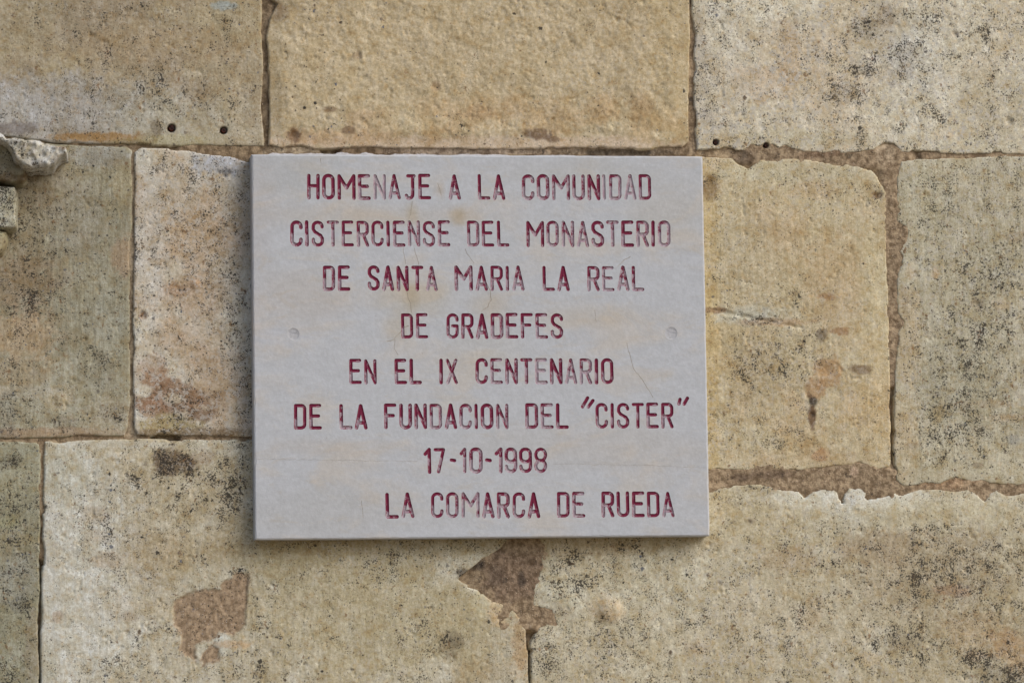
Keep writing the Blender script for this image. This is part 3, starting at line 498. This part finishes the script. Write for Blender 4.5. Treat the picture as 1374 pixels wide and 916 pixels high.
# ---------------------------------------------------------------- carved corbel at the left edge
corb = empty('carved_corbel', (-0.8, 0, 2.15), 'weathered carved stone corbel with grey crusted top, projecting from the wall at the left edge', 'corbel')
def carved(name, px, yl, height, r, amp, tones, lich, crust, seed, step=2.0, dome=0.0, drag=.2):
    P = at(px, yl); us = np.arange(P[:, 0].min() - 8, P[:, 0].max() + 8, step); vs = np.arange(P[:, 1].min() - 8, P[:, 1].max() + 8, step)
    U, V = np.meshgrid(us, vs, indexing='ij'); s = sdf(np.c_[U.ravel(), V.ravel()], P).reshape(U.shape)
    s = s + fbm(U, V, 9, seed, 3, .6) * 1.5 * amp + fbm(U, V, 26, seed + 1, 2) * 2.0 * amp
    t = np.clip(s / r, 0, 1)
    H = height - r * (1 - np.sqrt(np.clip(1 - (1 - t) ** 2, 0, 1))) + relief(U, V, 1.4 * amp, seed, 4.5) * (.4 + .6 * amp) - np.clip(-s / 5.0, 0, 1.2) * (height + 12) + dome * 0
    k = sstep(-.3, .35, fbm(U, V, 18, seed + 6, 4, .6))[..., None]; col = alb(tones[0]) * (1 - k) + alb(tones[1]) * k
    k = (sstep(.28, .5, fbm(U, V, 24, seed + 8, 3, .6)) * .8)[..., None]; col = col * (1 - k) + alb(tones[2]) * k
    one = np.ones(U.shape)
    grid_mesh(name, us, vs, s > -6.2, H, M_STONE, corb, {'tone': col, 'lichen': one * lich, 'drag': one * drag, 'crust': one * crust})
carved('abacus', [(-260, 158), (-60, 170), (0, 177), (10, 183), (26, 185), (44, 187), (64, 193), (88, 198), (89, 206), (80, 212), (72, 221), (62, 223), (52, 222), (44, 225), (32, 223), (22, 215), (17, 206), (12, 197), (4, 191), (-60, 186), (-260, 176)], -.062, 62, 5, 1.3, ((176, 168, 150), (184, 182, 180), (146, 112, 66)), .75, .9, 501, 1.6)
carved('cavetto_moulding', [(-260, 178), (-60, 187), (4, 191), (20, 203), (34, 216), (35, 240), (30, 244), (-10, 241), (-260, 230)], -.036, 34, 4, .6, ((150, 140, 112), (132, 120, 92), (110, 88, 56)), .4, .1, 531, 1.8)
carved('square_boss', [(-260, 244), (0, 250), (19, 251), (21, 257), (21, 303), (16, 306), (0, 305), (-260, 300)], -.034, 34, 3, .6, ((172, 166, 142), (160, 152, 124), (140, 124, 84)), .9, .3, 561, 1.6)
carved('rounded_stop', [(-260, 306), (0, 309), (8, 310), (9, 322), (7, 331), (3, 338), (-6, 343), (-260, 346)], -.03, 30, 9, .4, ((164, 154, 116), (156, 146, 108), (140, 122, 84)), .3, .1, 591, 1.6)

# ---------------------------------------------------------------- the plaque
YF = -0.028
plaque = empty('memorial_plaque', (0, YF, 2.0), 'pale grey marble plaque engraved with eight lines of dark red lettering, fixed to the wall', 'plaque')
HW, HH = 305.0, 256.1
rad = 2.3
def arc(cx, cy, rx, ry, a0, a1, n=7):
    return [(cx + rx * math.cos(R(a0 + (a1 - a0) * i / n)), cy + ry * math.sin(R(a0 + (a1 - a0) * i / n))) for i in range(n + 1)]
# every glyph: strokes in a box w wide, h high (centre lines of the cutter), origin lower left
def glyph(c, w, h):
    r = min(w * .5, 6.0); m = h * .5; T = []
    if c == 'A': T = [[(0, 0), (w / 2 - .3, h)], [(w / 2 - .3, h), (w, 0)], [(w * .17, h * .22), (w * .83, h * .22)]]
    elif c == 'C': T = [[(w, h * .76)] + [(w, h - r)] + arc(w - r, h - r, r, r, 0, 90) [1:] + arc(r, h - r, r, r, 90, 180) + arc(r, r, r, r, 180, 270) + arc(w - r, r, r, r, 270, 360) + [(w, h * .24)]]
    elif c == 'D': T = [[(0, 0), (0, h)], [(0, h)] + arc(w - r * .8, h - r * .8, r * .8, r * .8, 90, 0) + arc(w - r * .8, r * .8, r * .8, r * .8, 0, -90) + [(0, 0)]]
    elif c == 'E': T = [[(0, 0), (0, h)], [(0, h), (w * .95, h)], [(0, h * .53), (w * .82, h * .53)], [(0, 0), (w, 0)]]
    elif c == 'F': T = [[(0, 0), (0, h)], [(0, h), (w, h)], [(0, h * .53), (w * .82, h * .53)]]
    elif c == 'G': T = [[(w, h * .76), (w, h - r)] + arc(w - r, h - r, r, r, 0, 90)[1:] + arc(r, h - r, r, r, 90, 180) + arc(r, r, r, r, 180, 270) + arc(w - r, r, r, r, 270, 360) + [(w, h * .50)], [(w, h * .50), (w * .5, h * .50)]]
    elif c == 'H': T = [[(0, 0), (0, h)], [(w, 0), (w, h)], [(0, h * .54), (w, h * .54)]]
    elif c == 'I': T = [[(0, 0), (0, h)]]
    elif c == 'J': T = [[(w * .30, h), (w, h)], [(w * .85, h), (w * .85, r * .9)] + arc(w * .85 - r * .85, r * .85, r * .85, r * .85, 0, -90)[1:] + arc(w * .85 - r * .85, r * .85, r * .6, r * .85, -90, -165, 4)]
    elif c == 'L': T = [[(0, h), (0, 0)], [(0, 0), (w, 0)]]
    elif c == 'M': T = [[(0, 0), (0, h)], [(0, h), (w / 2, h * .46)], [(w / 2, h * .46), (w, h)], [(w, h), (w, 0)]]
    elif c == 'N': T = [[(0, 0), (0, h)], [(0, h), (w, 0)], [(w, 0), (w, h)]]
    elif c in 'O0': T = [arc(w - r, h - r, r, r, 0, 90) + arc(r, h - r, r, r, 90, 180) + arc(r, r, r, r, 180, 270) + arc(w - r, r, r, r, 270, 360) + [(w, h - r)]]
    elif c == 'R': q = h * .26; T = [[(0, 0), (0, h)], [(0, h)] + arc(w - 5, h - 5, 5, 5, 90, 0) + arc(w - 5, h * .47 + 5, 5, 5, 0, -90) + [(0, h * .47)], [(w * .55, h * .47), (w, 0)]]
    elif c == 'S': T = [[(w, h * .80)] + arc(w / 2, h - 5.6, w / 2, 5.6, 10, 180, 12) + [(0, h * .70), (w * .18, h * .58), (w * .82, h * .42), (w, h * .30)] + arc(w / 2, 5.6, w / 2, 5.6, 0, -180, 12) + [(0, h * .25)]]
    elif c == 'T': T = [[(0, h), (w, h)], [(w / 2, h), (w / 2, 0)]]
    elif c == 'U': T = [[(0, h), (0, r)] + arc(r, r, r, r, 180, 270)[1:] + arc(w - r, r, r, r, 270, 360) + [(w, h)]]
    elif c == 'X': T = [[(0, h), (w, 0)], [(0, 0), (w, h)]]
    elif c == '1': T = [[(w, 0), (w, h)], [(w, h), (0, h * .80)]]
    elif c == '7': T = [[(0, h), (w, h)], [(w, h), (w * .35, 0)]]
    elif c == '-': T = [[(0, h * .52), (w, h * .50)]]
    elif c == '9': T = [[(w, h * .62)] + arc(w / 2, h * .62, w / 2, 5.6, 0, -180, 8) + [(0, h - r)] + arc(r, h - r, r, r, 180, 90)[1:] + arc(w - r, h - r, r, r, 90, 0) + [(w, r)] + arc(w - r, r, r, r, 0, -90)[1:] + arc(r, r, r, r, -90, -180) + [(0, h * .22)]]
    elif c == '8': T = [arc(w / 2, h * .74, w / 2, h * .26, 0, 360, 20), arc(w / 2, h * .245, w / 2, h * .25, 0, 360, 20)]
    elif c == '"': T = [[(0, 0), (4.2, 8.0)], [(8.6, 0), (12.6, 6.8)]]
    return T
WD = {'I': 0.0, 'M': 1.62, 'X': 1.0, 'A': .98, 'J': .95, 'L': .98}
# words: text, x left, x right, y top, y bottom in pixels of the photograph; letters that have lost most of their paint in capitals after '|'
WORDS = [('HOMENAJE', 412, 578, 233.6, 268, {1: .05, 3: .28, 4: .62, 5: .22}), ('A', 602.3, 618.2, 234, 268, {0: .2}), ('LA', 641.5, 677.7, 234, 268.3, {0: .1}), ('COMUNIDAD', 700.5, 873.6, 234, 268.6, {0: .3, 1: .25, 2: .28, 3: .25, 4: .1, 5: .75, 6: .35, 7: .55, 8: .12}),
 ('CISTERCIENSE', 389.8, 603.8, 296, 331, {0: .15, 1: .2, 3: .3, 5: .2, 6: .1, 8: .25, 9: .35, 10: .2, 11: .3}), ('DEL', 626.7, 683, 296, 331, {0: .25}), ('MONASTERIO', 706.3, 899, 296.2, 331.4, {0: .1, 1: .3, 2: .35, 3: .4, 4: .15, 5: .35, 6: .1, 7: .3, 8: .05, 9: .4}),
 ('DE', 433.4, 469.6, 356.3, 390.2, {0: .2}), ('SANTA', 493.5, 587, 356.3, 390.2, {1: .15, 4: .35}), ('MARIA', 610.5, 703.4, 356.4, 390.4, {0: .25, 1: .15, 3: .2, 4: .3}), ('LA', 728, 764, 356.6, 390.4, {0: .05}), ('REAL', 788, 863.8, 356.8, 390.6, {0: .2, 1: .45, 2: .35, 3: .3}),
 ('DE', 538.4, 574.4, 420.2, 454.3, {}), ('GRADEFES', 598.8, 755.3, 420, 454.3, {3: .25, 4: .15, 6: .3, 7: .1}),
 ('EN', 468.8, 505.6, 481.4, 515.4, {1: .1}), ('EL', 529.8, 565.7, 481.2, 515.4, {}), ('IX', 590, 614, 481, 515.4, {1: .2}), ('CENTENARIO', 638, 822.8, 480.4, 515.2, {0: .1, 1: .35, 2: .2, 3: .2, 4: .6, 5: .1, 6: .4, 7: .35, 8: .1, 9: .05}),
 ('DE', 394.5, 431.4, 541.6, 576.2, {}), ('LA', 455.8, 493, 541.6, 575.6, {0: .3}), ('FUNDACION', 515.8, 682, 541, 575.4, {1: .15, 2: .1, 3: .3, 5: .3, 8: .25, 7: .1}), ('DEL', 705, 762.6, 540.6, 575, {0: .15, 1: .35}), ('CISTER', 799.4, 903.4, 540, 574.6, {4: .15}),
 ('1', 568.6, 578.2, 600.4, 635.4, {0: .1}), ('7', 582.6, 597.8, 600.4, 634.6, {0: .1}), ('-', 603.2, 611.8, 600.4, 634.6, {}), ('1', 616.8, 625.7, 600.2, 634.4, {0: .3}), ('0', 630, 647.2, 600, 634.6, {0: .3}), ('-', 651.4, 660, 600, 634.4, {}), ('1', 663.8, 673.9, 600, 634.4, {0: .25}), ('9', 677.6, 694, 599.8, 634.2, {0: .3}), ('9', 697, 713.9, 599.8, 634, {0: .1}), ('8', 716.8, 733.9, 599.6, 634, {0: .2}),
 ('LA', 517.8, 555.8, 660.4, 695, {1: .2}), ('COMARCA', 578.5, 724.4, 659.8, 694.8, {0: .1, 1: .25, 2: .4, 3: .2, 4: .2, 5: .15}), ('DE', 747.6, 784.6, 659.4, 694, {0: .1, 1: .35}), ('RUEDA', 807.6, 905, 659, 693.6, {4: .2})]
WAVY = random.Random(5)
LET = []     # (char, strokes in mm, wear)
def place(ch, x0, x1, yt, yb, wear):
    a = at([(x0, yb)], YF)[0]; b2 = at([(x1, yt)], YF)[0]
    a = a + rad; b2 = b2 - rad; w_ = max(b2[0] - a[0], 0); h_ = b2[1] - a[1]
    T = glyph(ch, w_, h_); jx, jy = WAVY.uniform(-.25, .25), WAVY.uniform(-.35, .35); sh = WAVY.uniform(-.012, .012)
    LET.append((ch, [np.array([(a[0] + jx + x + sh * y, a[1] + jy + y) for x, y in s]) for s in T], wear))
for (txt, xa, xb, yt, yb, wr) in WORDS:
    if len(txt) == 1: place(txt, xa, xb, yt, yb, wr.get(0, 0)); continue
    ws = [WD.get(c, 1.0) for c in txt]; n = len(txt); gap = 3.9
    k = (xb - xa - gap * (n - 1) - 2 * rad * n) / sum(ws)
    x = xa
    for i, c in enumerate(txt):
        x2 = x + k * ws[i] + 2 * rad; place(c, x, x2, yt, yb, wr.get(i, WAVY.choice((0, 0, .05, .1)))); x = x2 + gap
# the two pairs of slanting quotation marks, each a pair of tapering ticks
for q in ([[(781.6, 545.5), (788.5, 533.5)], [(789.5, 545.6), (795.6, 537.2)]], [[(911.0, 541.6), (912.4, 535.6)], [(918.0, 541.8), (922.4, 534.0)]]):
    LET.append(('"', [at(s, YF) for s in q], 0.0))

CRK = [([(553, 270), (552, 283), (547, 296)], .55), ([(541, 333), (542, 342), (544, 354)], .5), ([(556, 333), (559, 345), (562, 355)], .5), ([(546, 392), (548, 401), (551, 408), (552, 419)], .6), ([(548, 437), (540, 441), (534, 449), (528, 455), (519, 458)], .65), ([(530, 455), (529, 466), (534, 476)], .45),
       ([(624, 334), (630, 345), (636, 353)], .45), ([(652, 378), (658, 391), (659, 402), (654, 411), (646, 418)], .7), ([(841, 460), (846, 480), (850, 495), (862, 509), (876, 533)], .5), ([(846, 344), (838, 349), (829, 357)], .55), ([(587, 246), (592, 262)], .4), ([(345, 615.5), (420, 616.5), (500, 618), (560, 618.5)], .22), ([(742, 622), (800, 623), (860, 624), (947, 627)], .2), ([(485, 672), (487, 694)], .4), ([(798, 416), (800, 432)], .4), ([(430, 213), (430.5, 219)], .5)]
PLUGS = [(393.5, 448, 8.0), (900.5, 447, 8.5)]

def resample(P, step, closed=False):
    out = [P[0]]
    for i in range(len(P) - 1):
        L = np.linalg.norm(P[i + 1] - P[i]); n = max(1, int(round(L / step)))
        for k in range(1, n + 1): out.append(P[i] + (P[i + 1] - P[i]) * k / n)
    return np.array(out)
def offset_line(P, r, caps=True):
    """closed outline of a thick open line, with round caps and round joins"""
    P = P[np.r_[True, np.linalg.norm(np.diff(P, axis=0), axis=1) > .15]]
    n = len(P); D = np.diff(P, axis=0); D /= np.linalg.norm(D, axis=1)[:, None]; Nn = np.c_[-D[:, 1], D[:, 0]]
    def side(sg, Pp, Nv):
        o = [Pp[0] + sg * r * Nv[0]]
        for i in range(1, len(Pp) - 1):
            m = Nv[i - 1] + Nv[i]; l = np.linalg.norm(m); m = m / l; k = min(1 / max(l / 2, .5), 1.3)
            o.append(Pp[i] + sg * r * k * m)
        o.append(Pp[-1] + sg * r * Nv[-1]); return o
    Lf = side(1, P, Nn); Rt = side(-1, P, Nn)
    def cap(c, n0, n1s):
        a0 = math.atan2(n0[1], n0[0]); return [c + r * np.array((math.cos(a0 - math.pi * k / 6), math.sin(a0 - math.pi * k / 6))) for k in range(1, 6)]
    return np.array(Lf + cap(P[-1], Nn[-1], 0) + Rt[::-1] + cap(P[0], -Nn[0], 0))

class CDT:
    def __init__(s): s.v = []; s.e = []
    def loop(s, P):
        i = len(s.v); n = len(P); s.v += [Vector((float(x), float(y))) for x, y in P]; s.e += [(i + k, i + (k + 1) % n) for k in range(n)]
    def line(s, P):
        i = len(s.v); s.v += [Vector((float(x), float(y))) for x, y in P]; s.e += [(i + k, i + k + 1) for k in range(len(P) - 1)]
cdt = CDT()
CH = 2.2
def edge_loop(ins, jit, seed):
    rnd = random.Random(seed); pts = []
    cs = [(-HW + ins, -HH + ins), (HW - ins, -HH + ins), (HW - ins, HH - ins), (-HW + ins, HH - ins)]
    for i in range(4):
        a, b2 = np.array(cs[i]), np.array(cs[(i + 1) % 4]); n = 70
        for k in range(n):
            p = a + (b2 - a) * k / n
            if k: p = p + np.array((rnd.uniform(-jit, jit), rnd.uniform(-jit, jit))) - (p / np.abs(p).max()) * (rnd.random() < .07) * rnd.uniform(.3, 1.3) * (jit > .3)
            else: p = p * .9985
            pts.append(p)
    return np.array(pts)
front = edge_loop(CH, .35, 3)
cdt.loop(front)
letter_lines = []
for ch, strokes, wear in LET:
    LL = []
    rr = rad * (WAVY.uniform(.92, 1.08))
    for s_ in strokes:
        closed = np.linalg.norm(s_[0] - s_[-1]) < .3 and len(s_) > 6
        q = resample(s_, 2.6)
        if closed:
            q = q[:-1] if np.linalg.norm(q[0] - q[-1]) < .1 else q
            q = q[np.linalg.norm(q - np.roll(q, 1, 0), axis=1) > .3]
            c = q.mean(0); T = np.roll(q, -1, 0) - np.roll(q, 1, 0); T /= np.linalg.norm(T, axis=1)[:, None]; nn = np.c_[-T[:, 1], T[:, 0]]
            for k in (1, .5, 0, -.5, -1): cdt.loop(q + nn * rr * k)
            LL.append(np.vstack([q, q[:1]]))
        else:
            q = q[np.r_[True, np.linalg.norm(np.diff(q, axis=0), axis=1) > .3]]
            cdt.loop(offset_line(q, rr)); cdt.loop(offset_line(q, rr * .5)); cdt.line(q)
            LL.append(q)
    letter_lines.append((LL, rr))
crack_lines = []
crnd = random.Random(9)
for px, r_ in CRK:
    q = resample(at(px, YF), 5.0); q[1:-1] += np.array([(crnd.uniform(-.7, .7), crnd.uniform(-.7, .7)) for _ in range(len(q) - 2)]).reshape(-1, 2) if len(q) > 2 else 0
    r_ = r_ * .62
    cdt.loop(offset_line(q, r_)); cdt.line(q); crack_lines.append((q, r_))
plug_c = []
for x, y, r_ in PLUGS:
    c = at([(x, y)], YF)[0]; plug_c.append((c, r_))
    for k in (1.0, .88, .5): cdt.loop([c + r_ * k * np.array((math.cos(2 * math.pi * i / 28), math.sin(2 * math.pi * i / 28))) for i in range(28)])
for gx in np.arange(-HW + 8, HW - 6, 7.0):
    for gy in np.arange(-HH + 8, HH - 6, 7.0): cdt.v.append(Vector((float(gx + WAVY.uniform(-1, 1)), float(gy + WAVY.uniform(-1, 1)))))
ov, oe, of, _, _, _ = delaunay_2d_cdt(cdt.v, cdt.e, [], 0, 1e-4, False)
OV = np.array([(p[0], p[1]) for p in ov]); OF = np.array([f for f in of], np.int64)
e1 = OV[OF[:, 1]] - OV[OF[:, 0]]; e2 = OV[OF[:, 2]] - OV[OF[:, 0]]; ar = e1[:, 0] * e2[:, 1] - e1[:, 1] * e2[:, 0]
OF[ar < 0] = OF[ar < 0][:, ::-1]
CT = OV[OF].mean(1)
ins = sdf(CT, front) > 0; OF = OF[ins]; CT = CT[ins]
owner = -np.ones(len(OF), int); Z = np.zeros(len(OV)); EDG = np.zeros(len(OV)); WER = np.zeros(len(OV))
def line_dist(P, LL):
    d = np.full(len(P), 1e18)
    for q in LL:
        for i in range(len(q) - 1): d = np.minimum(d, seg_dist(P, q[i], q[i + 1]))
    return np.sqrt(d)
DEP = 1.15
for li_, (LL, rr) in enumerate(letter_lines):
    allp = np.vstack(LL); lo = allp.min(0) - 4; hi = allp.max(0) + 4
    m = np.where(((CT > lo) & (CT < hi)).all(1))[0]; d = line_dist(CT[m], LL); owner[m[d < rr * .99]] = li_
    mv_ = np.where(((OV > lo) & (OV < hi)).all(1))[0]; d = line_dist(OV[mv_], LL) / rr; ok = d < .985
    Z[mv_[ok]] = -DEP * np.sqrt(np.clip(1 - d[ok] ** 2, 0, 1)); EDG[mv_] = np.clip(d, 0, 1); WER[mv_] = LET[li_][2]
NC = 1000
for ci, (q, r_) in enumerate(crack_lines):
    lo = q.min(0) - 2; hi = q.max(0) + 2; m = np.where(((CT > lo) & (CT < hi)).all(1) & (owner < 0))[0]
    if len(m): d = line_dist(CT[m], [q]); owner[m[d < r_ * .98]] = NC + ci
    mv_ = np.where(((OV > lo) & (OV < hi)).all(1) & (Z == 0))[0]; d = line_dist(OV[mv_], [q]); Z[mv_[d < r_ * .5]] = -.4
for ci, (c, r_) in enumerate(plug_c):
    d = np.hypot(*(CT - c).T); owner[d < r_ * .995] = 2000 + ci
    d = np.hypot(*(OV - c).T); Z[(d < r_ * .93) & (d > r_ * .8)] = -.5; Z[(d < r_ * .55)] = -.35
PX = np.array(OV)
def slab_tone(P):
    col = np.tile(lin((169, 173, 180)) * 1.33, (len(P), 1))
    n = fbm(P[:, 0], P[:, 1] * 1.5, 60, 301, 4, .6)
    for (x, y, rx, ry, c, a) in [(500, 290, 160, 14, (170, 162, 150), .45), (615, 290, 9, 11, (150, 134, 100), .6), (553, 285, 9, 13, (160, 144, 110), .55), (560, 400, 60, 20, (168, 160, 140), .5), (655, 410, 30, 20, (166, 154, 130), .45), (800, 425, 100, 16, (172, 164, 150), .5), (900, 285, 50, 30, (170, 166, 158), .5), (400, 400, 60, 36, (168, 158, 146), .4), (800, 600, 160, 30, (172, 166, 158), .4), (450, 600, 90, 12, (170, 162, 152), .4), (535, 440, 24, 20, (166, 152, 122), .45), (552, 400, 9, 20, (152, 140, 110), .5),
                                 (430, 690, 100, 40, (160, 160, 158), .4), (400, 230, 60, 30, (158, 160, 160), .5), (590, 255, 6, 10, (166, 146, 116), .5), (800, 235, 130, 20, (164, 164, 160), .4), (365, 450, 60, 20, (174, 178, 188), .5), (700, 690, 260, 20, (174, 176, 180), .5), (345, 300, 20, 120, (164, 162, 164), .4), (640, 470, 60, 30, (170, 166, 156), .3)]:
        q = at([(x, y)], YF)[0]; d = np.sqrt(((P[:, 0] - q[0]) / rx) ** 2 + ((P[:, 1] - q[1]) / ry) ** 2) + n * .5
        k = (sstep(1.5, .3, d) * a * .8)[:, None]; col = col * (1 - k) + lin(c) * 1.26 * k
    return col
TONE = slab_tone(OV)
def sub(name, sel, mat, attrs, smooth=True):
    F = OF[sel]; u, inv = np.unique(F, return_inverse=True); F = inv.reshape(F.shape)
    V = np.c_[OV[u, 0] / 1000, YF - Z[u] / 1000, OV[u, 1] / 1000 + 2.0]
    c = V.mean(0); c[1] = YF
    return link_mesh(name, V, F, mat, plaque, tuple(float(x) for x in c), smooth, {k: a[u] for k, a in attrs.items()}, quads=True)
for i in range(len(LET)):
    sel = owner == i
    if sel.any(): sub('letter', sel, M_PAINT, {'wear': WER, 'edge': EDG})
for i in range(len(CRK)):
    sel = owner == NC + i
    if sel.any(): sub('hairline_crack', sel, M_CRACK, {})
for i in range(len(PLUGS)):
    sub('screw_plug', owner == 2000 + i, M_PLUG, {})
# slab: front face (with the grooves left open), chamfer, sides, back
F = OF[owner < 0]; u, inv = np.unique(F, return_inverse=True); F = inv.reshape(F.shape).tolist()
V = np.c_[OV[u, 0] / 1000, YF - np.zeros(len(u)) / 1000, OV[u, 1] / 1000 + 2.0].tolist(); T = TONE[u].tolist()
def find(p): return int(np.argmin(((OV[u] - p) ** 2).sum(1)))
n = len(front); L0 = [find(p) for p in front]
mid_ = edge_loop(.6, .12, 4); outl = edge_loop(0, .15, 5)
loops = [L0]
for lp, y in ((mid_, YF + .0009), (outl, YF + .0024), (outl, YF + .012), (outl, .004)):
    base = len(V); V += [(p[0] / 1000, y, p[1] / 1000 + 2.0) for p in lp]; T += slab_tone(lp).tolist(); loops.append(list(range(base, base + n)))
for a, b2 in zip(loops[:-1], loops[1:]):
    for i in range(n): F.append((a[i], b2[i], b2[(i + 1) % n], a[(i + 1) % n]))
F.append(tuple(loops[-1][::-1]))
link_mesh('slab', V, F, M_SLAB, plaque, (0, YF, 2.0), False, {'tone': np.array(T)})

# lumps of pale fixing mortar squeezed out along the top edge
def mortar_bead(x0, x1, seed, hmax=3.2):
    a = at([(x0, 206)], -.02)[0][0]; b2 = at([(x1, 208)], -.02)[0][0]; n = int((b2 - a) / 2.5); V = []; F = []
    rnd = np.random.RandomState(seed); xs = np.linspace(a, b2, n)
    for i, x in enumerate(xs):
        env = min(1, i / 4, (n - 1 - i) / 4); hh = env * (hmax * .45 + hmax * .55 * (fbm(np.array([x]), np.array([0.]), 16, seed, 3)[0] + .4))
        for (y, k) in ((.006, -2), (.003, .75 + .3 * rnd.rand()), (-.008, 1 + .3 * rnd.rand()), (-.019, .7 + .2 * rnd.rand()), (-.024, -.2), (-.0245, -2)):
            V.append((x / 1000, y, 2.0 + (HH + (k * max(hh, 0) if k > 0 else k * 1.2)) / 1000))
    for i in range(n - 1):
        for j in range(5): F.append((i * 6 + j, i * 6 + j + 1, (i + 1) * 6 + j + 1, (i + 1) * 6 + j))
    link_mesh('fixing_mortar', V, F, M_WHITE, plaque, ((a + b2) / 2000, -.01, 2 + HH / 1000))
mortar_bead(356, 520, 3, 5.0); mortar_bead(520, 690, 5, 3.6); mortar_bead(700, 780, 6, 2.5); mortar_bead(880, 935, 8, 2.0)
